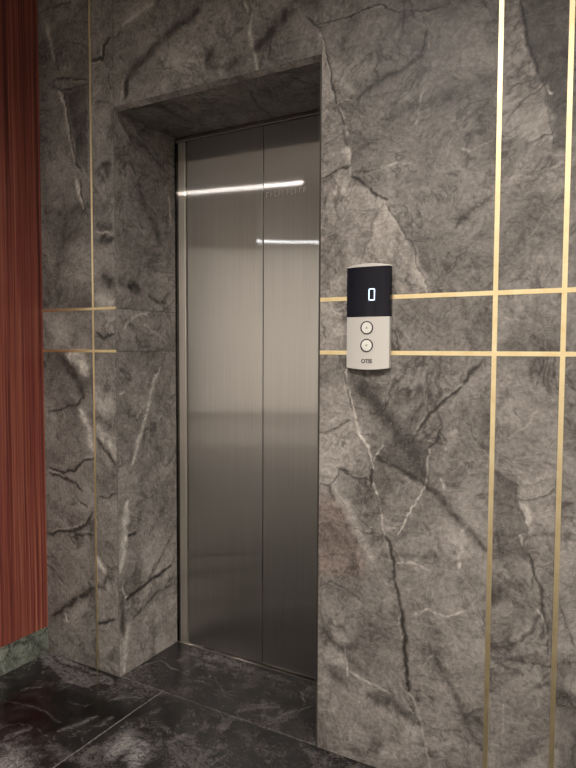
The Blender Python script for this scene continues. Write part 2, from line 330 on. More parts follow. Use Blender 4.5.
# smooth value noise in numpy, used to make vein outlines ragged
def vnoise(a, b, scale, seed):
    rng = np.random.RandomState(seed)
    G = rng.rand(256, 256).astype(np.float32)
    u, v = a/scale, b/scale
    iu, iv = np.floor(u).astype(np.int64), np.floor(v).astype(np.int64)
    fu, fv = (u-iu), (v-iv)
    fu, fv = fu*fu*(3-2*fu), fv*fv*(3-2*fv)
    g = lambda i, j: G[(iu+i) & 255, (iv+j) & 255]
    return ((g(0,0)*(1-fu)+g(1,0)*fu)*(1-fv)+(g(0,1)*(1-fu)+g(1,1)*fu)*fv)*2-1

def wander(rng, x0, y0, x1, y1, n):
    pts = []
    for i in range(n+1):
        t = i/n
        pts.append((x0+(x1-x0)*t+rng.uniform(-.05, .05), y0+(y1-y0)*t+rng.uniform(-.05, .05)))
    return pts

def random_veins(seed, a0, a1, b0, b1, n):
    rng = random.Random(seed); out = []
    for i in range(n):
        x, y = rng.uniform(a0, a1), rng.uniform(b0, b1)
        ang = rng.choice([-1.2, -.9, .6, .8, 2.2]) + rng.uniform(-.3, .3); L = rng.uniform(.15, .8)
        k = rng.choice('dddDDll')
        w = {'d': .005, 'D': .022, 'l': .005}[k]*rng.uniform(.7, 1.4)
        p = [q for q in wander(rng, x, y, x+L*math.cos(ang), y+L*math.sin(ang), max(2, int(L/.1)))]
        p = [(min(max(q[0], a0), a1), min(max(q[1], b0), b1)) for q in p]
        out.append((k, w, rng.uniform(.35, .8), p))
    return out

def embellish(veins, seed):
    """adds hairline branches and a faint lighter lip to every crack"""
    rng = random.Random(seed); out = list(veins)
    for k, w, s, P in veins:
        if k not in 'dlD' or len(P) < 2: continue
        for i in range(len(P)-1):
            (x0, y0), (x1, y1) = P[i], P[i+1]
            L = math.hypot(x1-x0, y1-y0)
            if L < .008: continue
            for rep in range(2 if L > .05 else 1):
                if rng.random() < .55:
                    t = rng.random(); ang = math.atan2(y1-y0, x1-x0)+rng.choice((-1, 1))*rng.uniform(.35, 1.3)
                    l2 = rng.uniform(.012, .06); p = (x0+(x1-x0)*t, y0+(y1-y0)*t)
                    m = (p[0]+l2*.5*math.cos(ang)+rng.uniform(-.006, .006), p[1]+l2*.5*math.sin(ang)+rng.uniform(-.006, .006))
                    e = (p[0]+l2*math.cos(ang), p[1]+l2*math.sin(ang))
                    out.append((rng.choice('dddl'), .0028, s*rng.uniform(.3, .75), [p, m, e]))
            if k == 'd' and L > .02 and rng.random() < .3:
                nx, ny = (y1-y0)/L*w*.9, -(x1-x0)/L*w*.9
                if nx > 0: nx, ny = -nx, -ny
                out.append(('l', w*.6, s*.3, [(x0+nx, y0+ny), (x1+nx, y1+ny)]))
    return out

def vein_fields(a, b, veins, seed):
    """dark, light, tone, warm fields of a stone surface, sampled at surface coordinates (a, b) in metres"""
    n = len(a)
    dark, light, tone, warm = (np.zeros(n, np.float32) for _ in range(4))
    wa = a + .0055*vnoise(a, b, .031, seed) + .0030*vnoise(a, b, .010, seed+1)
    wb = b + .0055*vnoise(a, b, .031, seed+2) + .0030*vnoise(a, b, .010, seed+3)
    mod = .5+.5*vnoise(a, b, .018, seed+4)
    mod2 = .5+.5*vnoise(a, b, .045, seed+5)
    fine = .5+.5*vnoise(a, b, .008, seed+6)
    for k, w, s, P in veins:
        P = np.array(P, float)
        if k in 'TWK':
            m = (wa > P[:,0].min()-.05) & (wa < P[:,0].max()+.05) & (wb > P[:,1].min()-.05) & (wb < P[:,1].max()+.05)
            ia = np.nonzero(m)[0]
            if not len(ia): continue
            x, y = wa[ia], wb[ia]
            inside = np.zeros(len(ia), bool); dmin = np.full(len(ia), 9.)
            for i in range(len(P)):
                x0, y0 = P[i]; x1, y1 = P[(i+1) % len(P)]
                if y0 != y1:
                    c = ((y0 > y) != (y1 > y)) & (x < (x1-x0)*(y-y0)/(y1-y0)+x0)
                    inside ^= c
                dx, dy = x1-x0, y1-y0; L2 = dx*dx+dy*dy+1e-12
                t = np.clip(((x-x0)*dx+(y-y0)*dy)/L2, 0, 1)
                dmin = np.minimum(dmin, np.hypot(x-x0-t*dx, y-y0-t*dy))
            sd = np.where(inside, dmin, -dmin)
            f = np.clip(.5+sd/max(w, .002), 0, 1); f = f*f*(3-2*f)
            f = f*(.75+.4*mod2[ia])
            if k == 'T': tone[ia] += s*f*1.4
            elif k == 'K': light[ia] = np.maximum(light[ia], s*f)
            else: warm[ia] = np.maximum(warm[ia], s*f)
            continue
        soft = k in 'DL'
        if k == 'l': w = w*.68+.0006
        w = w*1.15 if k == 'D' else w
        R = w*(1.6 if soft else 1.4)+.003
        m = (wa > P[:,0].min()-R) & (wa < P[:,0].max()+R) & (wb > P[:,1].min()-R) & (wb < P[:,1].max()+R)
        ia = np.nonzero(m)[0]
        if not len(ia): continue
        x, y = (a[ia], b[ia]) if k in 'jJ' else (wa[ia], wb[ia])
        best = np.full(len(ia), 9.); arc = np.zeros(len(ia)); tot = 0.
        for i in range(len(P)-1):
            x0, y0 = P[i]; x1, y1 = P[i+1]
            dx, dy = x1-x0, y1-y0; L = math.hypot(dx, dy)+1e-9
            t = np.clip(((x-x0)*dx+(y-y0)*dy)/(L*L), 0, 1)
            d = np.hypot(x-x0-t*dx, y-y0-t*dy)
            bt = d < best
            best = np.where(bt, d, best); arc = np.where(bt, tot+t*L, arc); tot += L
        e = np.minimum(arc, tot-arc)/(tot+1e-9)
        taper = .55+.45*np.clip(e/.12, 0, 1)
        q = best/(w*.5*taper*(1.0 if soft else .85)+1e-6)
        if soft: f = np.exp(-.8*q*q)*(.55+.45*mod[ia])*(.8+.2*fine[ia])
        elif k in 'jJ': f = np.exp(-q*q*.8)
        elif k == 'l': f = np.exp(-q*q*.8)*np.clip(.35+.8*mod[ia]*(.4+1.1*fine[ia]), 0, 1)
        else: f = np.exp(-q*q*.7)*np.clip(.65+.8*mod[ia], 0, 1)
        f = np.clip(f*s*({'d': 1.3, 'D': 1.6}.get(k, 1.15)), 0, 1)
        if k in 'dDJ': dark[ia] = np.maximum(dark[ia], f)
        else: light[ia] = np.maximum(light[ia], f)
    return dark, light, tone, warm

class Stone:
    """collects finely gridded stone faces that carry their veining as a colour attribute"""
    def __init__(s): s.v=[]; s.f=[]; s.c=[]; s.n=0
    def grid(s, org, du, dv, ua, ub, va, vb, step, veins, seed, slab, tone=0., flip=False):
        org, du, dv = (np.array(q, float) for q in (org, du, dv))
        nu, nv = max(1, int(round((ub-ua)/step))), max(1, int(round((vb-va)/step)))
        A, B = np.meshgrid(np.linspace(ua, ub, nu+1), np.linspace(va, vb, nv+1), indexing='ij')
        a, b = A.ravel(), B.ravel()
        s.v.append(org+a[:,None]*du+b[:,None]*dv)
        d, l, t, w = vein_fields(a, b, veins, seed) if veins else (np.zeros(len(a)),)*4
        s.c.append(np.stack([d, l, np.clip(.5+.5*(t+tone), 0, 1), np.full(len(a), slab), w], 1))
        i, j = np.meshgrid(np.arange(nu), np.arange(nv), indexing='ij'); i = i.ravel(); j = j.ravel()
        q = i*(nv+1)+j+s.n
        F = np.stack([q, q+nv+1, q+nv+2, q+1], 1)
        s.f.append(F[:, ::-1] if flip else F); s.n += len(a)
    def build(s, name, mat, parent=None):
        v = np.concatenate(s.v); f = np.concatenate(s.f); c = np.concatenate(s.c)
        me = bpy.data.meshes.new(name)
        me.vertices.add(len(v)); me.vertices.foreach_set('co', v.astype(np.float32).ravel())
        me.loops.add(len(f)*4); me.loops.foreach_set('vertex_index', f.astype(np.int32).ravel())
        me.polygons.add(len(f)); me.polygons.foreach_set('loop_start', np.arange(0, len(f)*4, 4, dtype=np.int32))
        at = me.attributes.new('vein', 'FLOAT_COLOR', 'POINT')
        at.data.foreach_set('color', np.concatenate([c[:,:3], np.ones((len(c),1))], 1).astype(np.float32).ravel())
        at = me.attributes.new('slab', 'FLOAT', 'POINT'); at.data.foreach_set('value', c[:,3].astype(np.float32))
        at = me.attributes.new('warm', 'FLOAT', 'POINT'); at.data.foreach_set('value', c[:,4].astype(np.float32))
        me.update(); me.validate()
        return link(name, me, mat, parent)

# ------------------------------------------------------------------ materials
class NT:
    def __init__(s, name):
        s.m = bpy.data.materials.new(name); s.m.use_nodes = True
        s.t = s.m.node_tree; s.n = s.t.nodes
        s.bsdf = s.n['Principled BSDF']
    def node(s, typ, **kw):
        n = s.n.new(typ)
        for k, v in kw.items():
            if k.startswith('i_'): n.inputs[k[2:].replace('_', ' ')].default_value = v
            else: setattr(n, k, v)
        return n
    def set(s, sock, v):
        if hasattr(v, 'is_output') or isinstance(v, bpy.types.NodeSocket): s.t.links.new(v, sock)
        else: sock.default_value = v
    def math(s, op, a, b=0., clamp=False):
        n = s.n.new('ShaderNodeMath'); n.operation = op; n.use_clamp = clamp
        s.set(n.inputs[0], a); s.set(n.inputs[1], b); return n.outputs[0]
    def mix(s, fac, a, b, mode='MIX'):
        n = s.n.new('ShaderNodeMix'); n.data_type = 'RGBA'; n.blend_type = mode
        s.set(n.inputs[0], fac)
        for i, v in ((6, a), (7, b)):
            s.set(n.inputs[i], v if not isinstance(v, tuple) else (*v[:3], 1))
        return n.outputs[2]
    def noise(s, vec, scale, detail=4, rough=.55, dist=0.):
        n = s.n.new('ShaderNodeTexNoise'); s.t.links.new(vec, n.inputs['Vector'])
        n.inputs['Scale'].default_value = scale; n.inputs['Detail'].default_value = detail
        n.inputs['Roughness'].default_value = rough; n.inputs['Distortion'].default_value = dist
        return n.outputs['Fac']
    def ramp(s, fac, stops, interp='LINEAR'):
        n = s.n.new('ShaderNodeValToRGB'); s.t.links.new(fac, n.inputs[0]); n.color_ramp.interpolation = interp
        e = n.color_ramp.elements
        while len(e) < len(stops): e.new(.5)
        for q, (p, c) in zip(e, stops):
            q.position = p; q.color = (*c, 1) if isinstance(c, tuple) else (c, c, c, 1)
        return n.outputs[0]
    def scaled(s, vec, sc, rot=(0,0,0)):
        n = s.n.new('ShaderNodeMapping'); s.t.links.new(vec, n.inputs[0])
        n.inputs['Scale'].default_value = sc; n.inputs['Rotation'].default_value = rot
        return n.outputs[0]

def simple(name, col, rough=.5, metal=0., spec=.5, coat=0., emit=None, strength=0.):
    m = NT(name); b = m.bsdf
    b.inputs['Base Color'].default_value = (*col, 1); b.inputs['Roughness'].default_value = rough
    b.inputs['Metallic'].default_value = metal; b.inputs['Specular IOR Level'].default_value = spec
    b.inputs['Coat Weight'].default_value = coat
    if emit: b.inputs['Emission Color'].default_value = (*emit, 1); b.inputs['Emission Strength'].default_value = strength
    return m.m

def stone_material(name, lo, mid, hi, vdark, vlight, warmc, rough=.3, spec=.35, scale=1., scratch=.5, broken=0.):
    m = NT(name)
    geo = m.node('ShaderNodeNewGeometry'); pos = geo.outputs['Position']
    sl = m.node('ShaderNodeAttribute', attribute_name='slab').outputs['Fac']
    off = m.node('ShaderNodeCombineXYZ')
    for i, k in enumerate((3.7, 5.3, 7.9)): m.set(off.inputs[i], m.math('MULTIPLY', sl, k))
    add = m.node('ShaderNodeVectorMath', operation='ADD'); m.set(add.inputs[0], pos); m.set(add.inputs[1], off.outputs[0])
    p = add.outputs[0]
    # warped coordinates
    w = m.node('ShaderNodeTexNoise'); m.set(w.inputs['Vector'], p); w.inputs['Scale'].default_value = 5*scale; w.inputs['Detail'].default_value = 4
    ws = m.node('ShaderNodeVectorMath', operation='SCALE'); m.set(ws.inputs[0], w.outputs['Color']); ws.inputs['Scale'].default_value = .16/scale
    wp = m.node('ShaderNodeVectorMath', operation='ADD'); m.set(wp.inputs[0], p); m.set(wp.inputs[1], ws.outputs[0])
    wp = wp.outputs[0]
    big = m.noise(wp, 3.2*scale, 7, .6, .6)
    med = m.noise(wp, 14*scale, 6, .62, .8)
    fin = m.noise(p, 90*scale, 4, .6)
    mid2 = m.noise(m.scaled(wp, (1, 1, 1.), (.2, .8, 0)), 38*scale, 6, .72, 1.6)
    t = m.math('ADD', m.math('ADD', m.math('MULTIPLY', big, .36), m.math('MULTIPLY', mid2, .24)), m.math('ADD', m.math('MULTIPLY', med, .20), m.math('MULTIPLY', fin, .20)))
    c = m.ramp(t, [(.40, lo), (.495, mid), (.60, hi), (.72, tuple(min(.9, q*1.35) for q in hi))])
    # short diagonal scratches, two directions
    for rot, k, lightc in (((.3, .9, .2), 1., False), ((.4, -.7, .5), 1.3, True), ((.2, 1.7, .1), .8, False)):
        sn = m.noise(m.scaled(wp, (9*scale*k, 9*scale*k, 60*scale*k), rot), 1.3, 4, .65, 1.2)
        f = m.ramp(sn, [(.58, 0.), (.72, 1.)])
        f = m.math('MULTIPLY', f, (.16 if lightc else .42)*scratch)
        c = m.mix(f, c, vlight if lightc else vdark)
    # dark branching ridges
    for sc, wd, st_ in ((1.7, .013, 1.), (3.1, .014, .85), (6.2, .017, .6)):
        rn = m.noise(wp, sc*scale, 5, .62, .9)
        rd = m.math('ABSOLUTE', m.math('SUBTRACT', rn, .5))
        rf = m.ramp(rd, [(0., 1.), (wd*.5, .55), (wd*1.6, 0.)])
        mk = m.ramp(m.noise(p, 3.1*sc*scale, 3, .5, .5), [(.46, 0.), (.56, 1.)])
        c = m.mix(m.math('MULTIPLY', m.math('MULTIPLY', rf, mk), st_*scratch), c, vdark)
    # hairline cracks
    v = m.node('ShaderNodeTexVoronoi', feature='DISTANCE_TO_EDGE'); m.set(v.inputs['Vector'], wp); v.inputs['Scale'].default_value = 7*scale
    cr = m.ramp(v.outputs['Distance'], [(.0, 1.), (.022, 0.)])
    msk = m.ramp(m.noise(p, 6*scale, 3), [(.5, 0.), (.62, 1.)])
    c = m.mix(m.math('MULTIPLY', m.math('MULTIPLY', cr, msk), .5*scratch), c, vdark)
    v2 = m.node('ShaderNodeTexVoronoi', feature='DISTANCE_TO_EDGE'); m.set(v2.inputs['Vector'], wp); v2.inputs['Scale'].default_value = 26*scale
    cr = m.ramp(v2.outputs['Distance'], [(.0, 1.), (.06, 0.)])
    msk = m.ramp(m.noise(p, 9*scale, 3, .5, 1.), [(.52, 0.), (.66, 1.)])
    c = m.mix(m.math('MULTIPLY', m.math('MULTIPLY', cr, msk), .14*scratch), c, vlight)
    # attribute driven veins
    at = m.node('ShaderNodeAttribute', attribute_name='vein')
    sep = m.node('ShaderNodeSeparateColor'); m.set(sep.inputs[0], at.outputs['Color'])
    dk, lt, tn = sep.outputs
    wm = m.node('ShaderNodeAttribute', attribute_name='warm').outputs['Fac']
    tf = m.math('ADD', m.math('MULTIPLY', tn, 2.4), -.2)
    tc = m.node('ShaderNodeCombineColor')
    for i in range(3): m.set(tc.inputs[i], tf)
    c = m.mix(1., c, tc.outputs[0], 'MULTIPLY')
    c = m.mix(wm, c, m.mix(1., c, warmc, 'MULTIPLY'))
    br = m.ramp(m.noise(p, 70*scale, 4, .7), [(.3, .72), (.55, 1.)])
    if broken:
        bk = m.ramp(m.noise(wp, 24*scale, 8, .78, 2.2), [(.44, 1-broken), (.58, 1.)])
        lt = m.math('MULTIPLY', m.math('MULTIPLY', lt, bk), 1.25, True)
    c = m.mix(m.math('MULTIPLY', lt, br), c, vlight)
    c = m.mix(m.math('MULTIPLY', dk, br), c, vdark)
    grit = m.ramp(m.noise(p, 120*scale, 6, .85), [(.54, 0.), (.66, 1.)])
    grit = m.math('MULTIPLY', grit, m.ramp(dk, [(.08, 0.), (.3, .26), (.6, .22), (.8, 0.)]))
    c = m.mix(grit, c, vlight)
    m.set(m.bsdf.inputs['Base Color'], c)
    rr = m.math('ADD', m.math('MULTIPLY', med, .12), rough-.06)
    m.set(m.bsdf.inputs['Roughness'], rr)
    m.bsdf.inputs['Specular IOR Level'].default_value = spec
    bp = m.node('ShaderNodeBump'); bp.inputs['Strength'].default_value = .18; bp.inputs['Distance'].default_value = .002
    m.set(bp.inputs['Height'], m.math('SUBTRACT', m.math('MULTIPLY', med, .3), dk)); m.set(m.bsdf.inputs['Normal'], bp.outputs[0])
    return m.m

MARBLE = stone_material('grey_marble', (.064,.056,.050), (.156,.140,.126), (.280,.254,.230),
                        (.020,.016,.014), (.70,.64,.57), (1.22,.98,.92), rough=.42, spec=.3, scratch=.72, broken=.6)
GRANITE = stone_material('dark_granite', (.004,.0036,.004), (.012,.0105,.0105), (.075,.066,.061),
                         (.003,.003,.003), (.21,.19,.185), (1.3,1.,.8), rough=.24, spec=.35, scale=1.5, scratch=.9, broken=.8)
GREEN = stone_material('green_marble', (.07,.08,.065), (.15,.16,.13), (.27,.28,.235),
                       (.02,.024,.02), (.40,.41,.36), (1,1,1), rough=.2, spec=.5, scale=2.2, scratch=1.)
def hall_material(name, lo, hi, rough):
    m = NT(name); p = m.node('ShaderNodeNewGeometry').outputs['Position']
    m.set(m.bsdf.inputs['Base Color'], m.ramp(m.noise(p, 1.3, 6, .6, 1.5), [(.35, lo), (.65, hi)]))
    m.bsdf.inputs['Roughness'].default_value = rough
    return m.m
HALL = hall_material('hall_stone', (.44,.41,.37), (.60,.565,.52), .45)
HALL_FLOOR = hall_material('hall_floor_stone', (.26,.24,.22), (.34,.315,.29), .4)

def wood_material():
    m = NT('striped_red_veneer')
    tc = m.node('ShaderNodeNewGeometry').outputs['Position']
    w = m.noise(m.scaled(tc, (4, 4, 1.1)), 1., 3, .5)
    sh = m.node('ShaderNodeCombineXYZ'); m.set(sh.inputs[0], m.math('MULTIPLY', w, .012)); m.set(sh.inputs[1], m.math('MULTIPLY', w, .012))
    ad = m.node('ShaderNodeVectorMath', operation='ADD'); m.set(ad.inputs[0], tc); m.set(ad.inputs[1], sh.outputs[0])
    p = ad.outputs[0]
    a = m.noise(m.scaled(p, (95, 95, .35)), 1., 3, .6)
    b = m.noise(m.scaled(p, (330, 330, 2.2)), 1., 3, .6)
    t = m.math('ADD', m.math('MULTIPLY', a, .75), m.math('MULTIPLY', b, .3))
    c = m.ramp(t, [(.37, (.032,.008,.007)), (.45, (.125,.028,.021)), (.55, (.205,.053,.036)), (.66, (.33,.125,.078))])
    m.set(m.bsdf.inputs['Base Color'], c)
    m.bsdf.inputs['Roughness'].default_value = .28
    m.bsdf.inputs['Specular IOR Level'].default_value = .5
    return m.m
WOOD = wood_material()

def steel_material(name, base, rough, aniso, rot=0., sharp=.72, wide=.45, fine=.0012):
    m = NT(name)
    p = m.node('ShaderNodeNewGeometry').outputs['Position']
    s = m.noise(m.scaled(p, (420, 420, 1.6)), 1., 3, .6)
    c = m.ramp(s, [(.3, tuple(q*.86 for q in base)), (.7, tuple(min(1, q*1.08) for q in base))])
    m.set(m.bsdf.inputs['Base Color'], c)
    m.bsdf.inputs['Metallic'].default_value = 1.
    m.set(m.bsdf.inputs['Roughness'], m.math('ADD', m.math('MULTIPLY', s, .06), rough-.03))
    m.bsdf.inputs['Anisotropic'].default_value = aniso
    m.bsdf.inputs['Anisotropic Rotation'].default_value = rot
    tg = m.node('ShaderNodeTangent', direction_type='RADIAL', axis='Z'); m.set(m.bsdf.inputs['Tangent'], tg.outputs[0])
    bp = m.node('ShaderNodeBump'); bp.inputs['Strength'].default_value = .04; bp.inputs['Distance'].default_value = .0004
    m.set(bp.inputs['Height'], s)
    # upright brushing: light scatters far to the sides and hardly at all up or down
    b2 = m.node('ShaderNodeBsdfAnisotropic'); m.set(b2.inputs['Color'], c); b2.distribution = 'GGX'
    b2.inputs['Roughness'].default_value = math.sqrt(math.sqrt(wide*fine)); b2.inputs['Anisotropy'].default_value = math.sqrt(fine/wide)-1
    m.set(b2.inputs['Tangent'], tg.outputs[0])
    mx = m.node('ShaderNodeMixShader'); mx.inputs[0].default_value = sharp
    m.set(mx.inputs[1], m.bsdf.outputs[0]); m.set(mx.inputs[2], b2.outputs[0])
    m.set(m.n['Material Output'].inputs['Surface'], mx.outputs[0])
    return m.m
STEEL = steel_material('brushed_steel', (.60,.585,.565), .30, .9)
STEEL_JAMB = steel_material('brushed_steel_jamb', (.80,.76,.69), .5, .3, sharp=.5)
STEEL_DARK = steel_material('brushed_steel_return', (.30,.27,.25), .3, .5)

def brass_material():
    m = NT('brushed_brass')
    p = m.node('ShaderNodeNewGeometry').outputs['Position']
    s = m.noise(p, 22, 3, .6)
    m.set(m.bsdf.inputs['Base Color'], m.ramp(s, [(.3, (.86,.69,.38)), (.7, (.97,.84,.54))]))
    m.bsdf.inputs['Metallic'].default_value = 1.
    m.bsdf.inputs['Roughness'].default_value = .36
    return m.m
BRASS = brass_material()
EDGING = simple('dark_bronze_edging', (.05,.043,.036), .5, .5)
BLACK = simple('black_gap', (.006,.006,.006), .6)
SILVER = simple('silver_plate', (.56,.535,.50), .38, .35, .5)
SILVER_EDGE = simple('silver_edge', (.80,.78,.74), .3, .6, .5)
GLASS_BLACK = simple('black_display_glass', (.003,.003,.009), .10, 0., .22, 0.)
DIGIT = simple('lit_digit', (.5,.6,.9), .4, emit=(.50,.68,1.), strength=.95)
RING = simple('dark_button_ring', (.012,.011,.011), .5)
BUTTON = simple('button_cap', (.70,.68,.63), .35, .25)
MARK = simple('grey_engraving', (.30,.29,.27), .5)
LETTER = simple('dark_lettering', (.05,.047,.045), .5)
PLASTER = simple('ceiling_paint', (.42,.38,.34), .8)
ALU = simple('white_lamp_housing', (.75,.75,.74), .5)
FILM = simple('faint_sticker_residue', (.60,.575,.545), .30, 1.)

# ------------------------------------------------------------------ front marble wall with the lift recess
VX = random_veins(5, .02, XE, 0, H, 34) + random_veins(6, XW, .02, 2.48, H, 14)
SEAM = [('J', .0045, .6, [(XL-.0012, 0), (XL-.0012, ZL)]), ('J', .0036, .45, [(XL-.0012, ZL), (XL-.0012, H)]), ('J', .0030, .4, [(XR, ZL), (XR, H)])]
VALL = embellish(VF + VX, 77) + SEAM
VR = embellish(VR, 78); VS = embellish(VS, 79)
st = Stone()
F = dict(org=(0,0,0), du=(1,0,0), dv=(0,0,1))
def front(x0, x1, z0, z1, slab, tone=0., step=.003):
    st.grid((0,0,0), (1,0,0), (0,0,1), x0, x1, z0, z1, step, VALL, 11, slab, tone)
# columns left of the lift
front(XW, XB, 0, ZM, 1, -.16); front(XW, XB, ZM, ZU, 2, .0); front(XW, XB, ZU, 2.6, 3, -.10)
front(XB, XL, 0, ZM, 4, .02); front(XB, XL, ZM, ZU, 5, -.04); front(XB, XL, ZU, 2.6, 6, -.02)
# lintel
front(XL, XR, ZL, 2.6, 7, -.05)
# right of the lift
front(XR, X1, 0, ZM, 8, .03); front(XR, X1, ZM, ZU, 9, .05); front(XR, X1, ZU, 2.6, 10, .0)
front(X1, X2, 0, ZM, 11, .0); front(X1, X2, ZM, ZU, 12, .0); front(X1, X2, ZU, 2.6, 13, .0)
front(X2, .06, 0, ZM, 14, -.03); front(X2, .06, ZM, ZU, 15, -.03); front(X2, .06, ZU, 2.6, 16, -.06)
front(.06, XE, 0, ZM, 17, 0, .012); front(.06, XE, ZM, ZU, 18, 0, .012); front(.06, XE, ZU, 2.6, 19, 0, .012)
front(XW, XE, 2.6, H, 20, 0, .02)
# recess linings: left reveal, right reveal, soffit (with its chamfered arris)
CH = .014
JR = [('J', .0042, .6, [(-.01, z), (.4, z)]) for z in (ZU, ZM)]
st.grid((XL,0,0), (0,1,0), (0,0,1), 0, YM, 0, ZM, .003, VR+JR, 31, 21, .24, flip=False)  # left reveal stone toned paler, standing in for side light on it
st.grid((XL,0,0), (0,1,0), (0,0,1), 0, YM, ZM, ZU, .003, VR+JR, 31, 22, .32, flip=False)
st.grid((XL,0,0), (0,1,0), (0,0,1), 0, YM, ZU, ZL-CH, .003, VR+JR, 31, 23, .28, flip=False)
st.grid((XR,0,0), (0,1,0), (0,0,1), 0, YD+.01, 0, ZL-CH, .006, random_veins(8, 0, .33, 0, 2, 14), 41, 24, .0, flip=True)
st.grid((0,0,ZL-CH), (1,0,0), (0,1,0), XL, XR, CH, YD+.01, .003, VS, 51, 25, .35, flip=True)  # soffit stone toned paler in place of light bounced up from below
q = math.sqrt(.5)
st.grid((0,0,ZL), (1,0,0), (0,q,-q), XL, XR, 0, CH/q, .005, [], 61, 26, .1, flip=True)
# small closing faces of the reveal tops, then solid backing
Z0 = dict(step=9., veins=[], seed=1)
st.grid((XL,0,0), (0,1,0), (0,0,1), 0, YM, ZL-CH, ZL, 9., [], 1, 23)
st.grid((XR,0,0), (0,1,0), (0,0,1), 0, YD+.01, ZL-CH, ZL, 9., [], 1, 24, flip=True)
st.grid((0,.5,0), (1,0,0), (0,0,1), XW-.3, XE, 0, H, 9., [], 1, 27, flip=True)
st.grid((XW,0,0), (0,1,0), (0,0,1), 0, .5, 0, H, 9., [], 1, 27, flip=True)
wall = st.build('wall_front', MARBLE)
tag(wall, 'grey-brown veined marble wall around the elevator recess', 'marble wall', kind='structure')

# ------------------------------------------------------------------ brass strips set in the marble
D = .0012
tr = [
 ('trim_1', (XB-.004, -D, 0), (XB+.004, .006, H), 'thin upright brass strip in the marble left of the elevator'),
 ('trim_2', (X1-SW/2, -D, 0), (X1+SW/2, .006, H), 'upright brass strip nearest the call panel, on its right side'),
 ('trim_3', (X2-SW/2, -D, 0), (X2+SW/2, .006, H), 'upright brass strip farthest right, by the edge of the photo'),
 ('trim_4', (XW, -D*.9, ZU-.0047), (XL, .006, ZU+.0047), 'upper level brass strip between wood panel and elevator recess'),
 ('trim_5', (XW, -D*.9, ZM-.0047), (XL, .006, ZM+.0047), 'lower level brass strip between wood panel and elevator recess'),
 ('trim_6', (XR, -D*.9, ZU-SW/2), (XE, .006, ZU+SW/2), 'upper level brass strip running behind the call panel display'),
 ('trim_7', (XR, -D*.9, ZM-SW/2), (XE, .006, ZM+SW/2), 'lower level brass strip running behind the call panel bottom'),
]
tr.append(('trim_8', (XR-.0055, -.0005, 0), (XR, .012, ZL-.001), 'slim dark metal edging on the right corner of the recess'))
for n, a, b, l in tr:
    o = box(n, a, b, EDGING if n == 'trim_8' else BRASS); tag(o, l, 'metal edging' if n == 'trim_8' else 'brass strip', kind='structure')

# ------------------------------------------------------------------ lift door
door = empty('door_1', ((XL+XR)/2, YD, 0))
tag(door, 'brushed steel two-leaf elevator door closed in the marble recess', 'elevator door', kind='structure')
def dpart(name, a, b, mat, bevel=0, seg=2, parent=door):
    o = box(name, a, b, mat, None, bevel, seg)
    o.data.transform(Matrix.Translation(-Vector(door.location)))
    o.parent = parent
    return o
seam = (XL+XR)/2
lp = dpart('door_panel', (XL+.053, YD, .0055), (seam-.0012, YD+.03, 2.012), STEEL, .0022, 3)
rp = dpart('door_panel', (seam+.0012, YD, .0055), (XR-.053, YD+.03, 2.012), STEEL, .0022, 3)
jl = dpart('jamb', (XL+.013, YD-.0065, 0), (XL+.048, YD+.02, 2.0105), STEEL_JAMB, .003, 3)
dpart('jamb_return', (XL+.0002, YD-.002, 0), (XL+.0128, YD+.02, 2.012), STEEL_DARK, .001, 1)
jr = dpart('jamb', (XR-.048, YD-.0065, 0), (XR-.013, YD+.02, 2.0105), STEEL, .003, 3)
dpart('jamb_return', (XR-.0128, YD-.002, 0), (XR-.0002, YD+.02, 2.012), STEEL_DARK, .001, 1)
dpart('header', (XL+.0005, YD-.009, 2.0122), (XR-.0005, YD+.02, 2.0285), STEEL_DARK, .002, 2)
dpart('shaft_panel', (XL-.02, YD+.05, 0), (XR+.02, YD+.06, 2.06), BLACK)
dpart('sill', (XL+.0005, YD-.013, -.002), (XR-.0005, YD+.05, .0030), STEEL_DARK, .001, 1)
# faint residue of lettering on the right leaf
fl = bmesh.new()
rr = random.Random(3); x = seam+.014
for i in range(10):
    w = .0125
    add_box(fl, (x, YD-.0003, 1.7540), (x+.0016, YD+.0005, 1.7720))
    if i % 3 != 1: add_box(fl, (x, YD-.0003, 1.7704), (x+w*.8, YD+.0005, 1.7720))
    if i % 2: add_box(fl, (x, YD-.0003, 1.7624), (x+w*.7, YD+.0005, 1.7638))
    if i % 4 == 2: add_box(fl, (x, YD-.0003, 1.7540), (x+w*.8, YD+.0005, 1.7554))
    x += w+.0045
r_ = from_bm('faded_lettering', fl, FILM); r_.data.transform(Matrix.Translation(-Vector(door.location))); r_.parent = rp
r_['label'] = 'faint pale lettering residue'

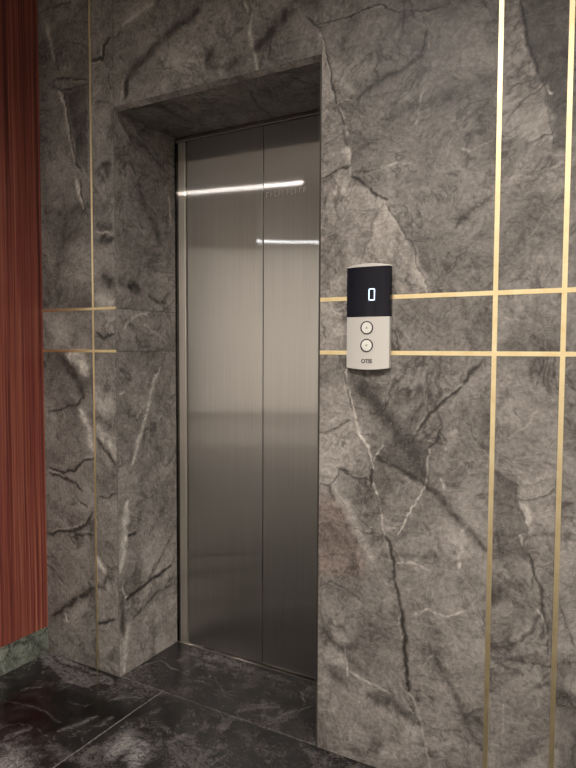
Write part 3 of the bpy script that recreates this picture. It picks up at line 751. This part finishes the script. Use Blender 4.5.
# ------------------------------------------------------------------ call panel
PX, PZ = -.674, 1.146
panel = empty('elevator_call_panel', (PX, 0, PZ))
tag(panel, 'slim silver and black elevator call panel lit with a 0, on the marble wall', 'call panel')
HW = .0635
T0, SAG = .0155, .0060
def front_y(x, extra=0.): return -(T0+extra+SAG*(1-(x/HW)**2))
def shell(name, zb, zt, mat, extra=0., hw=HW, n=28, parent=panel, y0=.001):
    bm = bmesh.new(); cols = []
    for i in range(n+1):
        x = -hw+2*hw*i/n; y = -(T0+extra+SAG*(1-(x/hw)**2))
        cols.append([bm.verts.new((x, y, zb(x))), bm.verts.new((x, y, zt(x))), bm.verts.new((x, y0, zt(x))), bm.verts.new((x, y0, zb(x)))])
    for i in range(n):
        a, b = cols[i], cols[i+1]
        for k in range(4):
            bm.faces.new((a[k], b[k], b[(k+1) % 4], a[(k+1) % 4]))
    bm.faces.new(cols[0]); bm.faces.new(cols[-1][::-1])
    bmesh.ops.recalc_face_normals(bm, faces=bm.faces)
    o = from_bm(name, bm, mat, parent)
    mod = o.modifiers.new('edge', 'BEVEL'); mod.width = .0011; mod.segments = 2; mod.limit_method = 'ANGLE'; mod.angle_limit = math.radians(50)
    return o
arc = lambda x, s: s*(1-(x/HW)**2)
body = shell('housing', lambda x: .0045-arc(x, .0055), lambda x: .2855+arc(x, .0065), SILVER)
disp = shell('display', lambda x: .1455, lambda x: .2835, GLASS_BLACK, .0008, HW+.0005)
disp['label'] = 'black glass display'
# lit digit 0: a rounded rectangular ring lying on the curved glass
def plate_ring(bm, cx, cz, w, h, t, r, y, depth, seg=5):
    def loop(w, h, r):
        pts = []
        for (sx, sz, a0) in ((1,1,0), (-1,1,90), (-1,-1,180), (1,-1,270)):
            for k in range(seg+1):
                a = math.radians(a0+90*k/seg)
                pts.append((cx+sx*(w/2-r)+r*math.cos(a), cz+sz*(h/2-r)+r*math.sin(a)))
        return pts
    o_, i_ = loop(w, h, r), loop(w-2*t, h-2*t, max(r-t*.6, .0006)); n = len(o_)
    V = [[bm.verts.new((p[0], yy, p[1])) for p in L] for yy in (y, y-depth) for L in (o_, i_)]
    for k in range(n):
        j = (k+1) % n
        bm.faces.new((V[2][k], V[2][j], V[3][j], V[3][k])); bm.faces.new((V[0][k], V[1][k], V[1][j], V[0][j]))
        bm.faces.new((V[0][k], V[0][j], V[2][j], V[2][k])); bm.faces.new((V[1][k], V[3][k], V[3][j], V[1][j]))
    bmesh.ops.recalc_face_normals(bm, faces=bm.faces)
    return bm
dg = from_bm('lit_digit', plate_ring(bmesh.new(), .0135, .2065, .0185, .0330, .0026, .0040, -(T0+SAG+.0002), .0008), DIGIT, disp)
dg['label'] = 'glowing white-blue 0'
def disc(bm, cx, cz, r, y0, y1, n=40, dome=.0):
    ring = lambda rr, y: [bm.verts.new((cx+rr*math.cos(2*PI*k/n), y, cz+rr*math.sin(2*PI*k/n))) for k in range(n)]
    L = [ring(r, y0), ring(r, y1+.0004), ring(r*.96, y1)]
    if dome: L += [ring(r*.6, y1-dome*.7)]
    for a, b in zip(L, L[1:]):
        for k in range(n): bm.faces.new((a[k], a[(k+1) % n], b[(k+1) % n], b[k]))
    bm.faces.new(L[-1]); bmesh.ops.recalc_face_normals(bm, faces=bm.faces); return bm
def tri(bm, cx, cz, s, up, y0, y1):
    d = 1 if up else -1
    P = [(cx-s, cz-d*s*.55), (cx+s, cz-d*s*.55), (cx, cz+d*s*.75)]
    a = [bm.verts.new((p[0], y0, p[1])) for p in P]; b = [bm.verts.new((p[0], y1, p[1])) for p in P]
    bm.faces.new(b); bm.faces.new(a[::-1])
    for k in range(3): bm.faces.new((a[k], a[(k+1)%3], b[(k+1)%3], b[k]))
    bmesh.ops.recalc_face_normals(bm, faces=bm.faces); return bm
FY = -(T0+SAG)
for cz, up in ((.1155, True), (.0665, False)):
    bt = from_bm('call_button', disc(bmesh.new(), 0, cz, .0155, -.012, FY-.0016, dome=.0006), BUTTON, panel)
    bt['label'] = ('upper' if up else 'lower')+' round call button'
    rg = bmesh.new(); n = 44
    prof = [(.0153, FY+.002), (.0153, FY-.0014), (.0186, FY-.0014), (.0186, FY+.002)]
    R = [[rg.verts.new((r*math.cos(2*PI*k/n), y, cz+r*math.sin(2*PI*k/n))) for k in range(n)] for r, y in prof]
    for i in range(4):
        a, b = R[i], R[(i+1) % 4]
        for k in range(n): rg.faces.new((a[k], a[(k+1) % n], b[(k+1) % n], b[k]))
    bmesh.ops.recalc_face_normals(rg, faces=rg.faces)
    from_bm('button_ring', rg, RING, bt)
    from_bm('arrow_mark', tri(bmesh.new(), 0, cz, .0045, up, FY-.0015, FY-.0024), MARK, bt)
cu = bpy.data.curves.new('lettering', 'FONT'); cu.body = 'OTIS'; cu.size = .0150; cu.align_x = 'CENTER'; cu.align_y = 'CENTER'
cu.extrude = .0003; cu.offset = .0006; cu.space_character = 1.0; cu.materials.append(LETTER)
tmp = bpy.data.objects.new('lettering_outline', cu); COL.objects.link(tmp)
me = bpy.data.meshes.new_from_object(tmp.evaluated_get(bpy.context.evaluated_depsgraph_get()))
bpy.data.objects.remove(tmp)
tx = bpy.data.objects.new('lettering', me); COL.objects.link(tx); tx.parent = panel
tx.location = (0, FY-.0004, .0225); tx.rotation_euler = (PI/2, 0, 0)

# ------------------------------------------------------------------ wood panel, left
YW = -.216
bm = bmesh.new(); add_box(bm, (XW-.30, YW, .1052), (XW, .4, H)); wl = from_bm('wall_left', bm, WOOD)
tag(wl, 'glossy red-brown striped wood veneer panel beside the left marble', 'wood wall', kind='structure')
sb = Stone()
sb.grid((XW,0,0), (0,1,0), (0,0,1), YW, 0, 0, .105, .004, random_veins(9, YW, 0, 0, .1, 8), 71, 31, .0)
sb.grid((0,YW,0), (1,0,0), (0,0,1), XW-.3, XW, 0, .105, .01, [], 71, 31, .0)
sb.grid((0,0,.105), (1,0,0), (0,1,0), XW-.3, XW, YW, 0, 9, [], 71, 31, .0)
tag(sb.build('baseboard_left', GREEN), 'pale green veined marble baseboard under the wood panel', 'baseboard', kind='structure')

# ------------------------------------------------------------------ floor
fl = Stone()
jn = [('j', .0042, .8, [(-1.442, 0.), (-1.442, -.4), (-1.442, -.9)])]
thr = [('j', .0055, .42, [(XL, .004), (-1.2, .004), (XR+.3, .004)])]
grv = random_veins(12, -4.5, 2.5, -5, -.85, 40)
VGM = VG + jn + thr
fl.grid((0,0,0), (1,0,0), (0,1,0), XW-.3, -1.442, -.9, .005, .004, VGM, 81, 41, 0)
fl.grid((0,0,0), (1,0,0), (0,1,0), -1.442, -.3, -.9, .005, .004, VGM, 81, 42, 0)
fl.grid((0,0,0), (1,0,0), (0,1,0), XL, XR, .005, .5, .004, VGM, 81, 43, -.05)
fl.grid((0,0,0), (1,0,0), (0,1,0), -.3, XE, -.9, .005, .02, VGM, 81, 44, 0)
fl.grid((0,0,0), (1,0,0), (0,1,0), XFAR, XE, -3.6, -.9, .03, grv, 81, 45, 0)
f2 = Stone(); f2.grid((0,0,0), (1,0,0), (0,1,0), XFAR, XE, YB, -3.6, .05, [], 81, 47, -.62)
tag(f2.build('floor_far', HALL_FLOOR), 'mid-grey stone floor in the far part of the lobby', 'floor', kind='structure')
fl.grid((0,0,0), (1,0,0), (0,1,0), XFAR, XW-.3, -.9, YW, .03, [], 81, 46, 0)
fl.grid((0,0,-.2), (1,0,0), (0,1,0), XFAR, XE, YB, .5, 9, [], 81, 46, 0, flip=True)
tag(fl.build('floor', GRANITE), 'polished dark granite floor with pale swirls and thin joints', 'floor', kind='structure')

# ------------------------------------------------------------------ rest of the lobby
def shell_wall(name, a, b, mat, label, cat='wall'):
    return tag(box(name, a, b, mat), label, cat, kind='structure')
shell_wall('ceiling', (XFAR, YB, H), (XE, .5, H+.1), PLASTER, 'plain painted lobby ceiling', 'ceiling')
shell_wall('wall_back', (XFAR, YB-.15, 0), (XE, YB, H), HALL, 'pale stone wall across the lobby, facing the elevator')
shell_wall('wall_right', (XE, YB-.15, 0), (XE+.15, .5, H), HALL, 'pale stone side wall beyond the right of the photo')
shell_wall('wall_far_left', (XFAR-.15, YB-.15, 0), (XFAR, YW+.15, H), HALL, 'pale stone end wall of the lobby, off to the left')
shell_wall('wall_left_return', (XFAR, YW, 0), (XW-.30, YW+.15, H), HALL, 'pale stone wall running left behind the wood panel')

def downlight(x, y, energy, size, blend, col, label, r=.09):
    e = empty('ceiling_light', (x, y, H)); tag(e, label, 'ceiling light', 'lobby ceiling lights')
    from_bm('lamp_housing', disc_flat(r+.015, -.012), ALU, e)
    from_bm('diffuser', disc_flat(r, -.015), DIFFUSER2, e)
    L = bpy.data.lights.new('lamp', 'SPOT'); L.energy = energy; L.spot_size = math.radians(size); L.spot_blend = blend
    L.shadow_soft_size = r; L.color = col
    o = bpy.data.objects.new('lamp', L); COL.objects.link(o); o.parent = e; o.location = (0, 0, -.03)
def disc_flat(r, z, n=32):
    bm = bmesh.new(); a = [bm.verts.new((r*math.cos(2*PI*k/n), r*math.sin(2*PI*k/n), z)) for k in range(n)]
    b = [bm.verts.new((v.co.x, v.co.y, 0)) for v in a]
    bm.faces.new(a[::-1])
    for k in range(n): bm.faces.new((a[k], a[(k+1) % n], b[(k+1) % n], b[k]))
    return bm
DIFFUSER2 = simple('round_diffuser', (.9,.9,.9), .5, emit=(1.,.95,.88), strength=6.)
WARM = (1., .945, .885)
downlight(.15, -2.35, 150, 145, .75, WARM, 'round ceiling downlight in front of the call panel')
downlight(-1.05, -1.95, 145, 145, .75, WARM, 'added round downlight in front of the elevator recess, brightening pillar and lintel')  # lamp added to lift the dark pillar and lintel
downlight(1.35, -1.5, 240, 144, .75, WARM, 'round ceiling downlight nearest the marble wall, right of the photo')
downlight(1.73, -3.68, 20, 174, .12, WARM, 'round ceiling downlight behind the viewer, its glint streaking over both door leaves', .022)
downlight(-7.7, -5.4, 15, 176, .1, (.9,.95,1.), 'cool round ceiling downlight at the far left, streaking over the right door leaf', .035)
def fill_spot(loc, target, energy, size, label):  # unseen spots added to brighten the far wall that door and brass mirror
    e = empty('fill_spotlight', (loc[0], loc[1], H)); tag(e, label, 'spotlight', 'added fill spotlights')
    d = (Vector(target)-Vector((loc[0], loc[1], H-.14))).normalized(); R_ = d.to_track_quat('-Z', 'Y')
    bm = bmesh.new(); n = 28
    prof = [(.012, .075), (.036, .07), (.04, .0), (.042, -.05), (.036, -.05), (.034, -.02)]
    L = [[bm.verts.new((r*math.cos(2*PI*k/n), r*math.sin(2*PI*k/n), z)) for k in range(n)] for r, z in prof]
    for a, b in zip(L, L[1:]):
        for k in range(n): bm.faces.new((a[k], a[(k+1) % n], b[(k+1) % n], b[k]))
    bm.faces.new(L[0][::-1]); bm.faces.new(L[-1])
    hd = from_bm('lamp_head', bm, ALU, e, (0, 0, -.14)); hd.rotation_mode = 'QUATERNION'; hd.rotation_quaternion = R_
    from_bm('mounting_stem', add_box(bmesh.new(), (-.012, -.012, -.10), (.012, .012, 0), .002), ALU, e)
    Lt = bpy.data.lights.new('lamp', 'SPOT'); Lt.energy = energy; Lt.spot_size = math.radians(size); Lt.spot_blend = .45
    Lt.shadow_soft_size = .03; Lt.color = WARM
    o = bpy.data.objects.new('lamp', Lt); COL.objects.link(o); o.parent = e
    o.location = Vector((0, 0, -.14))+d*.06; o.rotation_mode = 'QUATERNION'; o.rotation_quaternion = R_
fill_spot((-.6, -1.2), (-7.2, -9.2, .5), 1700, 44, 'added unseen spotlight brightening the far wall for the door reflections')
fill_spot((.2, -1.1), (-1.4, -9.2, .9), 1700, 46, 'added unseen spotlight brightening the back wall mirrored in the brass')
fill_spot((.9, -1.2), (-4.2, -9.2, .5), 1300, 44, 'added unseen spotlight right of the viewer, brightening the far wall')

# ------------------------------------------------------------------ camera
cam = bpy.data.cameras.new('camera'); co = bpy.data.objects.new('camera', cam); COL.objects.link(co)
cam.sensor_fit = 'VERTICAL'; cam.sensor_height = 24.; cam.lens = 629.25*24/768
co.location = (0, -1.6473, 1.2)
yaw, pitch, roll = .5169, .0545, -.0042
co.matrix_world = Matrix.Translation(co.location) @ Matrix.Rotation(yaw, 4, 'Z') @ Matrix.Rotation(PI/2-pitch, 4, 'X') @ Matrix.Rotation(-1.0*roll, 4, 'Z')
cam.clip_start = .02
SC.camera = co

w = bpy.data.worlds.new('world'); SC.world = w; w.use_nodes = True
w.node_tree.nodes['Background'].inputs[0].default_value = (.9, .95, 1, 1); w.node_tree.nodes['Background'].inputs[1].default_value = .0
SC.view_settings.view_transform = 'Standard'; SC.view_settings.look = 'None'
SC.view_settings.exposure = 1.25; SC.view_settings.gamma = 1.; SC.view_settings.use_curve_mapping = False
